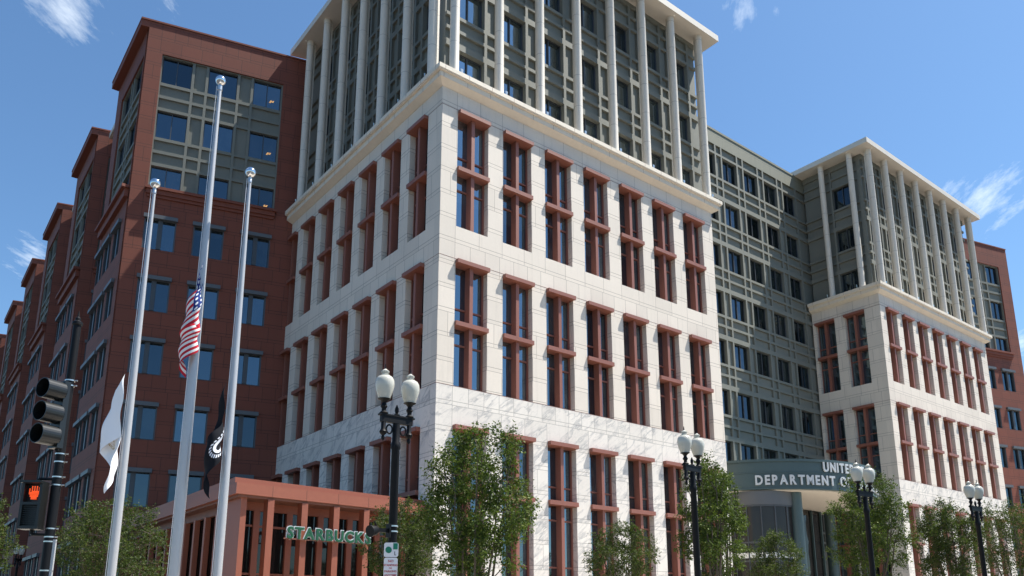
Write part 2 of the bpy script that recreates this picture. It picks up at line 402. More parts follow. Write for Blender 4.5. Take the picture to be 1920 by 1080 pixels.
# ------------------------------------------------------------------ MARBLE PAVILIONS
def pavilion(name, label, x, y, W, L, px, x0, ww, nl, py, y0, wl, cols_r, cols_l, side_len, slab_z=41.0):
    root = empty(name, (x, y, 0)); tag(root, label, 'building', 'white marble corner pavilions')
    rows = [(20.32, 26.75), (12.1, 18.52)]
    low = (1.6, 10.22)
    hr = [(x0 + i * px, x0 + i * px + ww) for i in range(7)]
    hl = [(L - (y0 + i * py) - wl, L - (y0 + i * py)) for i in range(nl)]       # local x of the left wall runs from the far end to the corner
    T = .5
    # stone walls
    MB().facade((0, W), (12.12, 27.86), [(a, b, *r) for a, b in hr for r in rows], 0, T).obj('wall', M['lime'], root)
    MB().facade((0, L - T), (12.12, 27.86), [(a, b, *r) for a, b in hl for r in rows], 0, T).obj('wall', M['lime'], root, (0, L, 0), -PI / 2)
    MB().facade((0, W), (0.13, 12.1), [(a, b, *low) for a, b in hr], 0, T).obj('marble_base', M['marble'], root)
    MB().facade((0, L - T), (0.13, 12.1), [(a, b, *low) for a, b in hl], 0, T).obj('marble_base', M['marble'], root, (0, L, 0), -PI / 2)
    s = MB(); s.box(W - T, W, T, side_len, .13, 27.86); s.obj('side_wall', M['lime'], root)
    # a fine dark joint under each band
    j = MB()
    for z in (26.79, 18.58, 12.11):
        j.box(-.004, W + .0, -.004, .02, z - .012, z + .012); j.box(-.004, .02, .02, L, z - .012, z + .012)
    j.obj('joint_line', M['cafedark'], root)
    for a, b in hr:
        for r in rows: put_window(tw(ww, r[1] - r[0]), root, (a, 0, r[0]))
        put_window(tw(ww, low[1] - low[0] - 0), root, (a, 0, low[0])) if False else put_window(TL(ww), root, (a, 0, low[0]))
    for a, b in hl:
        for r in rows: put_window(tw(wl, r[1] - r[0]), root, (0, L - a, r[0]), -PI / 2)
        put_window(TL(wl), root, (0, L - a, low[0]), -PI / 2)
    # cornice: lip, fascia, sloping soffit
    c = MB(); e1, e2 = .56, .40
    c.prism([(-e1, -e1), (W + e1, -e1), (W + e1, side_len), (-e1, L)], 28.36, 28.60)
    c.prism([(-e1 + .04, -e1 + .04), (W + e1 - .04, -e1 + .04), (W + e1 - .04, side_len), (-e1 + .04, L)], 28.30, 28.36)
    c.prism([(-e2, -e2), (W + e2, -e2), (W + e2, side_len), (-e2, L)], 28.0, 28.30)
    def ring(e, z): return [(-e, -e, z), (W + e, -e, z), (W + e, side_len, z), (-e, L, z)]
    lo, up = ring(.03, 27.8), ring(e2 - .02, 28.0)
    c.hexa(lo + up)
    co = c.obj('cornice', M['cornice'], root)
    sm = MB()
    for i in range(0, 40):
        xx = i * 1.46 - .2
        if xx < W + e2: sm.box(xx, xx + .014, -e2 - .003, -e2, 28.0, 28.3); sm.box(xx, xx + .014, -e1 - .003, -e1, 28.36, 28.6)
        if xx < L: sm.box(-e2 - .003, -e2, xx, xx + .014, 28.0, 28.3); sm.box(-e1 - .003, -e1, xx, xx + .014, 28.36, 28.6)
    sm.obj('cornice_seam', M['cafedark'], co)
    # upper storeys: grey lattice behind a screen of columns
    g0 = .45
    uz = (28.6, slab_z)
    hd = [h for h in HEADS if h > 29]
    wr = [cols_r[i] + .48 for i in range(len(cols_r) - 1)]
    wwr = (cols_r[1] - cols_r[0]) - .96
    lat, back, wins = grid_facade((g0, W - .12), uz, wr, wwr, 0, hd, d=g0)
    lat.obj('grey_lattice', M['grey'], root); back.obj('grey_wall', M['grey'], root)
    ow = office_window(wwr, WH, d=.34, gm='glassC')
    for u, z in wins: put_window(ow, root, (u, g0, z), name='upper_window')
    if len(cols_l) > 1: wlw = (cols_l[1] - cols_l[0]) - .96
    wy = [c + .48 for c in cols_l]
    LL = L
    wy = [v for v in wy if v + wlw < L - .1]
    lat, back, wins = grid_facade((0, L - g0 - .5), uz, sorted(LL - v - wlw for v in wy), wlw, 0, hd, d=g0)
    lat.obj('grey_lattice', M['grey'], root, (0, L, 0), -PI / 2); back.obj('grey_wall', M['grey'], root, (0, L, 0), -PI / 2)
    owl = office_window(wlw, WH, d=.34)
    for u, z in wins: put_window(owl, root, (g0, L - u, z), -PI / 2, name='upper_window')
    MB().box(W - .62, W - .13, .96, side_len, 28.6, slab_z).obj('upper_side_wall', M['grey'], root)
    # columns
    cm = MB(); cm.lathe([(.27, 28.6), (.25, 28.75), (.243, slab_z - .12), (.27, slab_z - .06), (.27, slab_z)], n=20)
    cm.box(-.05, .05, .2, .36, 28.6, slab_z)
    cme = cm.mesh('column', M['column'], smooth=40)
    up = MB(); up.lathe([(.02, 0), (.06, .12), (.10, .34)], n=8, sx=1, sy=.35)
    upm = up.mesh('uplight', M['steel'])
    for cx in cols_r:
        link(bpy.data.objects.new('column', cme), root, (cx, -.25, 0)); link(bpy.data.objects.new('uplight', upm), root, (cx + .4, -.38, 28.6))
    for cy in cols_l:
        link(bpy.data.objects.new('column', cme), root, (-.25, cy, 0), -PI / 2); link(bpy.data.objects.new('uplight', upm), root, (-.38, cy + .4, 28.6))
    # roof slab
    e = .88
    MB().prism([(-e, -e), (W + e, -e), (W + e, side_len + .5), (-e, L + .3)], slab_z, slab_z + .46).obj('roof_slab', M['slab'], root)
    dl = MB().lathe([(.07, 0), (.07, .02)], n=10).mesh('downlight', M['dot'])
    for cx, cy in [(c, -.62) for c in cols_r[::2]] + [(-.62, c) for c in cols_l[::2]]:
        link(bpy.data.objects.new('downlight', dl), root, (cx, cy, slab_z - .021))
    return root
_TL = {}
def TL(w):
    """the lowest, taller row: two cross bars"""
    k = round(w, 3)
    if k in _TL: return _TL[k]
    h = 8.62; f = MB(); c = w / 2
    f.box(c - .10, c + .10, .0, .46, 0, h); f.box(0, .05, .34, .46, 0, h); f.box(w - .09, w, .34, .46, 0, h)
    for z in (h - 3.0, h - 7.2):
        f.box(0, c - .1, -.16, .46, z - .22, z); f.box(c + .1, w, -.16, .46, z - .22, z); f.box(c - .1, c + .1, -.16, 0, z - .22, z)
    for z in (h - 2.25, h - 3.95, h - 6.3):
        f.box(.05, c - .1, .35, .44, z - .05, z + .03); f.box(c + .1, w - .09, .35, .44, z - .05, z + .03)
    l = MB(); l.box(.0, w, -.25, -.002, h - .2, h); l.box(0, c - .1, -.002, .46, h - .2, h); l.box(c + .1, w, -.002, .46, h - .2, h)
    p = MB(); p.quad((0, .42, 0), (w, .42, 0), (w, .42, h), (0, .42, h))
    _TL[k] = (f.mesh('window', M['redm']), l.mesh('lintel', M['redm']), p.mesh('pane', M['glassA']))
    return _TL[k]

WA = 21.41
pavilion('marble_pavilion', 'large white marble corner building with a column screen on top, next to the flagpoles', 0, 0, WA, 18.84, 2.91, .96, 1.94, 7, 2.72, 1.30, 1.79,
         [.5 + 2.9 * i for i in range(8)], [.68 + 2.72 * i for i in range(7)], 12)
XB = 43.35
pavilion('marble_pavilion', 'smaller looking white marble building with a column screen, right of the curved entrance canopy', XB, 0, 20.7, 6.15, 2.77, .93, 1.86, 2, 2.72, 1.35, 1.79,
         [.42 + 2.83 * i for i in range(8)], [1.15, 3.87], 12, slab_z=41.2)

# ------------------------------------------------------------------ GREY WING between the pavilions
def grey_wing():
    root = empty('grey_office_wing', (WA, 6.2, 0)); tag(root, 'grey green office wing with a lattice facade, set back between the two white pavilions', 'building')
    Wd = XB - WA + 2.0
    wu = [31.72 - WA + 2.92 * k for k in range(-2, 4)]
    lat, back, wins = grid_facade((0, Wd), (.13, 39.85), wu, 1.95, 0, HEADS, top_solid=True)
    lat.obj('lattice', M['grey'], root); back.obj('wall', M['grey'], root)
    MB().box(0, Wd, 0, .5, 39.85, 41.12).obj('parapet', M['greyjoint'], root)
    MB().box(0, Wd, -.05, .6, 41.12, 41.3).obj('coping', M['greyjoint'], root)
    MB().box(0, Wd, .5, 14, 40.3, 40.6).obj('roof', M['grey'], root)
    for u, z in wins: put_window(OW, root, (u, 0, z))
grey_wing()

# ------------------------------------------------------------------ RED BLOCKS
TH = math.atan(.26); CL = 9.85 * math.hypot(1, .26)
def red_block_proto():
    root = empty('red_office_block')
    heads = [38.35, 34.27, 30.2]
    lowh = [26.6, 22.45, 18.35, 14.25, 10.15, 6.05]
    cu = [1.03, 3.95, 6.90]; cw = 1.9
    INS = (.98, 8.90, 28.55, 38.42)
    D = .45
    # front (turned a little away from the pavilion's line)
    rz = -TH
    lz = [(h - 2.3, h) for h in lowh]
    MB().facade((0, CL + .3), (.13, 40.7), [INS] + [(u, u + cw, *r) for u in cu for r in lz], 0, D).obj('wall', M['brick'], root, rz=rz)
    def inset(U, wu, ww, loc, r):
        lat, back, wins = grid_facade_i(U, (28.55, 38.42), wu, ww, heads)
        lat.obj('grey_lattice', M['grey'], root, loc, r); back.obj('grey_panel', M['grey'], root, loc, r)
        return wins
    def grid_facade_i(U, Z, wu, ww, heads):
        bar = .17; cols = [(u, u + ww) for u in wu]
        ed = [U[0]] + [x for u in wu for x in (u - bar, u + ww + bar)] + [U[1]]
        gaps = [(a, b) for a, b in zip(ed[0::2], ed[1::2]) if b - a > .12]
        holes = []; rw = [(h - 2.0, h) for h in heads]
        for r in rw: holes += [(*c, *r) for c in cols + gaps]
        for h in heads[1:]:
            for a, b in ((h + .22, h + .92), (h + 1.14, h + 1.86)): holes += [(*c, a, b) for c in cols + gaps]
        lat = MB().facade(U, Z, holes, .12, .26); back = MB().facade(U, Z, [(*c, *r) for c in cols for r in rw], .26, .6)
        return lat, back, [(c[0], r[0]) for c in cols for r in rw]
    ow = office_window(1.87, 2.0, d=.34, gm='glassR')
    q = Matrix.Rotation(rz, 4, 'Z')
    for u, z in inset((.98, 8.90), [1.05, 3.98, 6.93], 1.87, (0, 0, 0), rz):
        put_window(ow, root, q @ Vector((u, .0, z)), rz, name='upper_window')
    for u in cu:
        for a, b in lz: put_window(PW, root, q @ Vector((u, 0, a)), rz)
    le = MB(); le.box(.85, 9.05, -.32, 0, 28.36, 28.54); le.box(.95, 8.95, -.2, 0, 28.05, 28.36); le.box(1.0, 8.9, -.1, 0, 27.85, 28.05)
    le.obj('ledge', M['terra'], root, rz=rz)
    # left side
    S = 8.55
    cs = [1.47, 4.15, 6.65]; cs = [1.45, 4.13, 6.81]
    loc = (0, S, 0); ru = [S - y - 2.05 for y in cs]
    ru2 = [S - y - 2.05 for y in cs]
    ins2 = (S - 6.9, S - .62, 28.55, 38.42)
    MB().facade((0, S - D), (.13, 40.3), [ins2] + [(u, u + 2.05, h - 2.35, h) for u in [S - 1.45 - 2.05, S - 4.13 - 2.05, .02 + 0] if u > 0 for h in lowh], 0, D).obj('side_wall', M['brick'], root, loc, -PI / 2)
    for u in [S - 1.45 - 2.05, S - 4.13 - 2.05, .02]:
        for h in lowh: put_window(PWs, root, (0, S - u, h - 2.35), -PI / 2)
    wu = [ins2[0] + .28 + 2.1 * 0, ins2[0] + .28 + 3.15]
    wi = inset(ins2[:2], wu, 2.3, loc, -PI / 2)
    ow2 = office_window(2.3, 2.0, d=.34, gm='glassR')
    for u, z in wi: put_window(ow2, root, (0, S - u, z), -PI / 2, name='upper_window')
    l2 = MB(); l2.box(.3, S - .15, -.46, 0, 28.3, 28.5); l2.box(.5, S - .3, -.26, 0, 27.75, 28.3)
    l2.obj('ledge', M['terra'], root, loc, -PI / 2)
    # roof and its overhang to the left
    qx, qy = math.cos(TH), -math.sin(TH)
    e = .5
    rp = MB(); rp.prism([(-e * qx, -e * qy * 1.0), (-.002, .0), (-.002, S + .1), (-e * qx, S + .1)], 40.22, 40.7)
    rp.obj('roof_overhang', M['terra'], root)
    rt = MB(); rt.prism([(-e * qx - .03, -e * qy - .06), ((CL + .3) * qx, (CL + .3) * qy - .06), ((CL + .3) * qx, S + .1), (-e * qx - .03, S + .1)], 40.7, 40.82)
    rt.obj('coping', M['terra'], root)
    # other walls and the linking part behind
    MB().box(0.45, CL * qx, S - .3, S, .13, 40.7).obj('rear_wall', M['brick'], root)
    MB().box(2.6, 9, S, 15.6, .13, 39.9).obj('link_wall', M['brick'], root)
    MB().box(.75, 9, S + .2, 15.3, 39.95, 40.4).obj('link_roof', M['slab'], root)
    return root
rb = red_block_proto(); rb.location = (-9.85, 21.33, 0)
labels = ['red terracotta office block nearest the flagpoles, with grey framed windows',
          'second red block of the row behind the nearest one on the side street',
          'third red block of the side street row, partly hidden by the second',
          'fourth red block of the side street row counting from the flagpoles',
          'fifth red block of the side street row, second from its far end',
          'farthest red block at the far end of the side street row']
GR = 'red terracotta office blocks'
tag(rb, labels[0], 'building', GR)
for k in range(1, 6):
    o = copy_tree(rb, None, (-9.85, 21.33 + 15.75 * k, 0)); tag(o, labels[k], 'building', GR)
o = copy_tree(rb, None, (73.25 - 9.85, .17 + 2.56, 0)); tag(o, 'red terracotta block at the right edge, beyond the smaller white pavilion', 'building', GR)
MB().box(9.55, 9.85, -2.2, 12, .13, 40.6).obj('right_wall', M['brick'], o)
# lights seen inside two top rooms of the nearest block
for (u, z) in ((8.25, 37.0), (8.3, 32.9), (8.35, 28.9)):
    v = Matrix.Rotation(-TH, 4, 'Z') @ Vector((u, .33, z))
    m = MB(); m.box(-.16, .10, -.01, .0, 0, .035); m.box(-.12, -.02, -.01, 0, .08, .11); m.box(.03, .13, -.01, 0, .08, .11); m.box(-.2, -.08, -.01, 0, -.07, -.045)
    m.obj('ceiling_lamp', M['lampglow'], rb, v, -TH)

# ------------------------------------------------------------------ CAFE PAVILION
def cafe():
    root = empty('cafe_pavilion', (0, 0, 0)); tag(root, 'low orange terracotta cafe pavilion with a flat roof and square pillars', 'building')
    s = .11; fy = lambda x: .4 + s * x
    xl = -9.04
    MB().prism([(xl, fy(xl)), (-.01, fy(0)), (-.01, 18.6), (xl, 20.6)], 6.02, 6.44).obj('roof_fascia', M['cafe'], root)
    MB().prism([(xl + .05, fy(xl) + .35), (-.01, fy(0) + .35), (-.01, 18.6), (xl + .05, 20.6)], 6.44, 6.68).obj('roof_parapet', M['cafe'], root)
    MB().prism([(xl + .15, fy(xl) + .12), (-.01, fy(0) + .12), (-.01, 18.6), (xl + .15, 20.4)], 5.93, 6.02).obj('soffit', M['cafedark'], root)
    sm = MB()
    for i in range(6):
        x = xl + 1.46 * (i + 1); sm.box(x, x + .018, fy(x) - .003, fy(x) + .02, 6.02, 6.44)
    sm.obj('fascia_seam', M['cafedark'], root)
    for i in range(5):
        x = -7.71 + 1.45 * i
        MB().box(x, x + .25, fy(x) + .06, fy(x) + .50, .13, 5.93).obj('pillar', M['cafe'], root)
    # recessed glazed front
    g = 1.3
    gl = MB(); gl.quad((-8.55, fy(-8.55) + g, .13), (-.01, fy(0) + g, .13), (-.01, fy(0) + g, 5.6), (-8.55, fy(-8.55) + g, 5.6)); gl.obj('front_glass', M['glassD'], root)
    fr = MB()
    def bar(x0, x1, z0, z1, d=.1):
        fr.hexa([(x0, fy(x0) + g - d, z0), (x1, fy(x1) + g - d, z0), (x1, fy(x1) + g + .03, z0), (x0, fy(x0) + g + .03, z0), (x0, fy(x0) + g - d, z1), (x1, fy(x1) + g - d, z1), (x1, fy(x1) + g + .03, z1), (x0, fy(x0) + g + .03, z1)])
    bar(-8.6, -.02, 5.6, 5.93, .12)
    for i in range(6):
        x = -7.83 + 1.42 * i
        bar(x, x + .26, .13, 5.6, .14)
        if x + .9 < 0: bar(x + .60, x + .66, .13, 5.6)
    for z in (5.0, 3.15): bar(-8.55, -.02, z - .04, z + .04, .08)
    fr.obj('front_frame', M['cafe'], root)
    MB().box(-8.72, -8.5, fy(-8.6) + .25, 2.0, .13, 5.93).obj('corner_pier', M['cafe'], root)
    # left side: fins with glass between
    gs = MB(); gs.quad((-8.35, 2.0, .13), (-8.35, 19.8, .13), (-8.35, 19.8, 5.6), (-8.35, 2.0, 5.6)); gs.obj('side_glass', M['glassD'], root)
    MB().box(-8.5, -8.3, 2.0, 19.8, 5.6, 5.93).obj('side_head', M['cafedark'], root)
    fm = MB(); fm.box(-.14, .08, 0, .22, .13, 5.6); fme = fm.mesh('side_fin', M['cafe'])
    for i in range(12): link(bpy.data.objects.new('side_fin', fme), root, (-8.45, 2.75 + 1.42 * i, 0))
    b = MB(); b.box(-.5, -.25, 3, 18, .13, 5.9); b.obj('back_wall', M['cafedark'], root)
    return root
cafe()

# ------------------------------------------------------------------ LETTERING
def text_mesh(txt, size, off=0., ext=.02, res=3):
    cu = bpy.data.curves.new('t', 'FONT'); cu.body = txt; cu.size = size; cu.offset = off; cu.extrude = ext; cu.resolution_u = res; cu.space_character = 1.0
    o = bpy.data.objects.new('t', cu); C.objects.link(o)
    dg = bpy.context.evaluated_depsgraph_get(); me = bpy.data.meshes.new_from_object(o.evaluated_get(dg))
    bpy.data.objects.remove(o); bpy.data.curves.remove(cu)
    return me
def letters_obj(name, items, mat, parent=None):
    """items: list of (mesh, matrix): all letters of one sign in one mesh"""
    v, f = [], []
    for me, mx in items:
        b = len(v); v += [tuple(mx @ w.co) for w in me.vertices]; f += [tuple(b + i for i in p.vertices) for p in me.polygons]
    me = bpy.data.meshes.new(name); me.from_pydata(v, [], f); me.materials.append(mat)
    return link(bpy.data.objects.new(name, me), parent)
def wall_matrix(p, xdir, up=(0, 0, 1)):
    x = Vector(xdir).normalized(); z_ = x.cross(Vector(up)).normalized()
    m = Matrix((x, Vector(up), z_)).transposed().to_4x4(); m.translation = Vector(p); return m

# cafe sign
sg = empty('cafe_sign', (-6.95, -.55, 4.45)); tag(sg, 'green letters with white outlines spelling STARBUCKS in front of the orange pillars', 'sign')
xs = -6.93; dirv = Vector((1, .11, 0)).normalized(); W_ = []
H = .44; adv = .0
word = 'STARBUCKS'; total = 3.86; met = []
for ch in word:
    me = text_mesh(ch, .62, .018, .03); xs_ = [v.co.x for v in me.vertices]; met.append((me, min(xs_), max(xs_)))
gap = (total - sum(b - a for _, a, b in met)) / (len(word) - 1)
cur = 0; fills, outs = [], []
for ch, (me, a, b) in zip(word, met):
    p = Vector((-6.93, -.47 + .0, 4.50)) + dirv * (cur - a)
    nrm = dirv.cross(Vector((0, 0, 1)))
    mo = text_mesh(ch, .62, .050, .02)
    fills.append((me, wall_matrix(p + nrm * .035, dirv))); outs.append((mo, wall_matrix(p, dirv)))
    cur += (b - a) + gap + {'T': -.055, 'S': -.01}.get(ch, .01)
inv = sg.matrix_basis.inverted()
for nm, it, mt in (('letter_fill', fills, M['sbgreen']), ('letter_outline', outs, M['letterw'])):
    o = letters_obj(nm, [(me, Matrix.Translation(-Vector(sg.location)) @ mx) for me, mx in it], mt, sg)
rl_ = MB(); rl_.hexa([(-.1, .045, -.0), (3.9, .485, -.0), (3.9, .515, 0), (-.1, .075, 0), (-.1, .045, .05), (3.9, .485, .05), (3.9, .515, .05), (-.1, .075, .05)]); rl_.obj('mounting_rail', M['cafedark'], sg)

# ------------------------------------------------------------------ ENTRANCE CANOPY
CX, CY, CR = 32.4, 6.2, 8.8
def arc(r, a0, a1, n): return [(CX + r * math.cos(R(a0 + (a1 - a0) * i / n)), CY + r * math.sin(R(a0 + (a1 - a0) * i / n))) for i in range(n + 1)]
def canopy():
    root = empty('entrance_canopy', (0, 0, 0)); tag(root, 'teal grey half round entrance canopy between the two white pavilions', 'canopy')
    MB().prism(arc(CR, 180, 360, 64), 9.72, 11.45).obj('fascia_drum', M['teal'], root, smooth=30)
    b = MB(); b.prism(arc(CR + .1, 180, 360, 64), 11.45, 11.62); b.prism(arc(CR + .05, 180, 360, 64), 9.62, 9.72); b.prism(arc(CR + .035, 180, 360, 64), 10.70, 10.76)
    b.obj('edge_band', M['teal'], root, smooth=30)
    MB().prism(arc(CR - .25, 180, 360, 64), 9.55, 9.62).obj('soffit', M['slab'], root, smooth=30)
    for ang in (-123, -57, -165, -15):
        x, y = CX + 7.75 * math.cos(R(ang)), CY + 7.75 * math.sin(R(ang))
        MB().lathe([(.46, .13), (.42, .4), (.40, 9.2), (.40, 9.55)], x, y, 0, n=24).obj('column', M['teal'], root, smooth=40)
    # round glazed vestibule
    vx, vy, vr = 27.7, 2.4, 2.6
    MB().lathe([(vr, .13), (vr, 8.6)], vx, vy, 0, n=36).obj('vestibule_glass', M['glassV'], root, smooth=30)
    f = MB()
    for k in range(18):
        a = 2 * PI * k / 18; f.tube((vx + vr * 1.01 * math.cos(a), vy + vr * 1.01 * math.sin(a), .13), (vx + vr * 1.01 * math.cos(a), vy + vr * 1.01 * math.sin(a), 8.6), .05, n=6)
    for z in (3.2, 5.0, 6.2, 8.6): f.lathe([(vr, z - .06), (vr + .07, z - .06), (vr + .07, z + .06), (vr, z + .06)], vx, vy, 0, n=36)
    f.obj('vestibule_frame', M['dframe'], root)
    f = MB(); f.lathe([(vr - .05, 5.2), (vr + .03, 5.2), (vr + .03, 5.55), (vr - .05, 5.55)], vx, vy, 0, n=36); f.obj('floor_band', M['white'], root, smooth=30)
    f = MB(); f.lathe([(vr - .1, 8.66), (vr + .1, 8.66), (vr + .1, 9.55), (vr - .1, 9.55)], vx, vy, 0, n=36)
    f.obj('vestibule_band', M['lintelg'], root, smooth=30)
    w = MB(); w.box(30.8, 38.5, 4.2, 4.3, .13, 9.5)
    w.obj('lobby_glass', M['glassD'], root)
    f = MB()
    for k in range(7): f.box(30.8 + k * 1.27, 30.9 + k * 1.27, 4.05, 4.2, .13, 9.5)
    f.obj('lobby_frame', M['teal'], root)
canopy()
sg = empty('department_sign', (CX, CY, 10)); tag(sg, 'white raised letters UNITED STATES DEPARTMENT OF TRANSPORTATION around the teal canopy', 'sign')
its = []; KX = .84
for txt, z, a0, step in (('UNITED STATES', 10.84, -112.6, 3.42), ('DEPARTMENT OF TRANSPORTATION', 9.93, -142.3, 3.42)):
    a = a0; ws = {}
    for ch in txt:
        if ch == ' ': a += 2.0; continue
        me = text_mesh(ch, .86, .030, .04); xs_ = [v.co.x for v in me.vertices]; KX = .75 if txt[0] == 'U' else .80; w = (max(xs_) - min(xs_)) * KX
        adv = math.degrees(w / CR); am = R(a + adv / 2)
        rad = CR + .09; p = Vector((CX + rad * math.cos(am), CY + rad * math.sin(am), z)); xd = Vector((-math.sin(am), math.cos(am), 0))
        mx = wall_matrix(p, xd) @ Matrix.Diagonal((KX, 1, 1, 1)) @ Matrix.Translation((-(max(xs_) + min(xs_)) / 2, 0, 0))
        its.append((me, Matrix.Translation(-Vector(sg.location)) @ mx)); a += adv + (.74 if txt[0] == 'U' else .82)
letters_obj('lettering', its, M['letterw'], sg)

# ------------------------------------------------------------------ FLAGPOLES AND FLAGS
def flagpole(x, y, z, r, label):
    root = empty('flagpole', (x, y, .13)); tag(root, label, 'flagpole', 'aluminium flagpoles')
    z -= .13
    MB().lathe([(r, 0), (r, z * .3), (r * .82, z * .6), (r * .38, z - .22)], n=24).obj('shaft', M['alu'], root, smooth=60)
    MB().lathe([(r * .5, z - .32), (r * .5, z - .22), (r * .3, z - .2), (.012, z - .17), (.012, z - .1)], n=16).obj('truck', M['steel'], root, smooth=40)
    k = 10; MB().lathe([(max(.001, .1 * math.sin(PI * i / k)), z - .1 + .1 - .1 * math.cos(PI * i / k) - .0) for i in range(k + 1)], n=20, cz=-.1).obj('ball', M['ball'], root, smooth=80)
    MB().lathe([(r * 1.8, 0), (r * 1.7, .05), (r * 1.1, .12)], n=24).obj('base_collar', M['alu'], root, smooth=40)
    h = MB(); h.tube((-r - .03, -.02, 1.2), (-r * .38 - .03, -.0, z - .25), .006, n=5); h.obj('halyard', M['signw'], root)
    return root
flagpole(-15.86, -14.43, 10.05, .074, 'left one of the three aluminium flagpoles, flying the white flag')
flagpole(-15.12, -15.58, 12.05, .088, 'tallest, middle one of the three aluminium flagpoles, flying the striped flag')
flagpole(-14.52, -16.0, 10.05, .074, 'right one of the three aluminium flagpoles, flying the black flag')
RT = Vector((.787, -.617, 0)); FW = Vector((.617, .787, 0))
def flag(name, kind, label, x, y, ztop, hoist, drop, amp, folds, seed, lean=0., cen=.5, off=.10):
    rnd = random.Random(seed); ns, nt_ = 60, 36; b = MB(); P_ = {}
    ph = rnd.random() * 6
    for i in range(ns + 1):
        for j in range(nt_ + 1):
            s, t = i / ns, j / nt_
            z = -hoist * t - drop * s * (1 - .18 * t) - .05 * math.sin(s * 9 + t * 3 + ph) * s
            zf = -z / (hoist + drop)
            env = min(1, s * 4) * (.18 + 1.0 * min(1, zf * 1.9)) * (1 - .35 * max(0, zf - .75) / .25)
            tri = math.sin(2 * PI * folds * s + ph * 0 + t * .9)
            lx = -.02 - amp * env * (cen + .5 * tri) - lean * s + .02 * math.sin(t * 11 + s * 4 + ph)
            ly = .11 * env * math.cos(2 * PI * folds * s + t * 1.3) + .025 * math.sin(17 * s + 5 * t)
            P_[i, j] = RT * lx - FW * (.02 + ly) + Vector((0, 0, z))
    for i in range(ns):
        for j in range(nt_):
            q = [(i, j), (i + 1, j), (i + 1, j + 1), (i, j + 1)]
            b.quad(*[P_[k] for k in q], uv=[(a / ns, 1 - c / nt_) for a, c in q])
    me = b.mesh(name, flagmat(kind))
    import bmesh
    bm = bmesh.new(); bm.from_mesh(me); bmesh.ops.remove_doubles(bm, verts=bm.verts, dist=1e-5); bm.to_mesh(me); bm.free()
    me.polygons.foreach_set('use_smooth', [True] * len(me.polygons))
    o = link(bpy.data.objects.new(name, me), None, Vector((x, y, ztop)) - RT * off - FW * .10); tag(o, label, 'flag')
    return o
flag('striped_flag', 'us', 'red and white striped flag with a starred blue corner hanging limp at half mast', -15.12, -15.58, 8.0, .95, 1.5, .29, 2.3, 3, cen=.30, off=-.05)
flag('white_flag', 'white', 'plain white flag with a small gold emblem hanging limp on the left flagpole', -15.86, -14.43, 5.97, 1.2, 1.3, .36, .8, 5, cen=.45, off=.07)
flag('black_flag', 'pow', 'black flag with a white disc hanging limp on the right flagpole', -14.52, -16.0, 5.7, 1.05, 1.25, .23, 1.3, 9, off=.06)

# ------------------------------------------------------------------ STREET LAMPS
def lamp_proto():
    root = empty('street_lamp')
    p = MB(); p.lathe([(.17, 0), (.17, .25), (.13, .35), (.12, .75), (.085, .9), (.072, 1.0), (.062, 4.05), (.075, 4.08), (.075, 4.14), (.058, 4.18), (.058, 4.45)], n=20)
    p.obj('post', M['black'], root, smooth=35)
    a = MB(); a.box(-.27, .27, -.035, .035, 4.46, 4.56); a.box(-.30, .30, -.045, .045, 4.56, 4.585)
    for s in (-1, 1):
        a.lathe([(.0, 4.16), (.022, 4.19), (.03, 4.22), (.018, 4.25), (.05, 4.28), (.058, 4.31), (.036, 4.35), (.036, 4.52)], s * .225, 0, 0, n=12)
        for k in range(12):        # scroll
            t0, t1 = k / 12 * 2 * PI, (k + 1) / 12 * 2 * PI
            a.tube((s * (.12 + .05 * math.cos(t0)), 0, 4.36 + .07 * math.sin(t0)), (s * (.12 + .05 * math.cos(t1)), 0, 4.36 + .07 * math.sin(t1)), .014, n=6)
    a.lathe([(.045, 4.585), (.05, 4.60), (.02, 4.62), (.032, 4.66), (.03, 4.70), (.006, 4.76)], n=12)
    a.obj('crossarm', M['black'], root, smooth=40)
    for s in (-1, 1):
        st = MB(); st.lathe([(.055, 4.585), (.07, 4.60), (.035, 4.63), (.035, 4.67), (.055, 4.70), (.04, 4.73), (.03, 4.76), (.06, 4.80), (.10, 4.82)], n=16)
        st.obj('globe_holder', M['black'], root, (s * .225, 0, 0), smooth=40)
        gl = MB(); gl.lathe([(.085, 0), (.115, .08), (.142, .18), (.148, .24), (.14, .30), (.115, .345), (.075, .365), (.078, .375), (.05, .39), (.045, .40), (.063, .42), (.063, .44), (.03, .465), (.022, .475)], n=24)
        go = gl.obj('globe', M['globe'], root, (s * .225, 0, 4.82), smooth=50)
        fi = MB(); fi.lathe([(.02, .475), (.012, .50), (.004, .56)], n=8); fi.obj('finial', M['black'], go)
    return root
lp = lamp_proto(); lp.location = (-13.17, -19.6, .0)
LG = 'twin globe street lamps'
tag(lp, 'twin globe street lamp with street signs on its post, nearest the cafe', 'street lamp', LG)
for loc, rz, lb in (((-6.28, -19.68, 0), .08, 'twin globe street lamp in front of the right end of the large marble building'),
                    ((-.13, -20.03, 0), -.15, 'twin globe street lamp overlapping the curved canopy sign'),
                    ((5.07, -20.49, 0), -.1, 'rightmost twin globe street lamp, in front of the smaller pavilion'),
                    ((-13.2, 21.0, 0), .9, 'distant twin globe street lamp on the side street, mostly hidden by leaves')):
    o = copy_tree(lp, None, loc, rz); tag(o, lb, 'street lamp', LG)
bd = MB()
for z in (2.80, 2.88): bd.lathe([(.075, z), (.079, z), (.079, z + .02), (.075, z + .02)], n=20)
bd.obj('steel_band', M['steel'], lp)
fx = empty('pole_loudspeaker', (-13.17, -19.6, 2.82)); tag(fx, 'round black fixture clamped to the left of the signposted lamp post', 'loudspeaker')
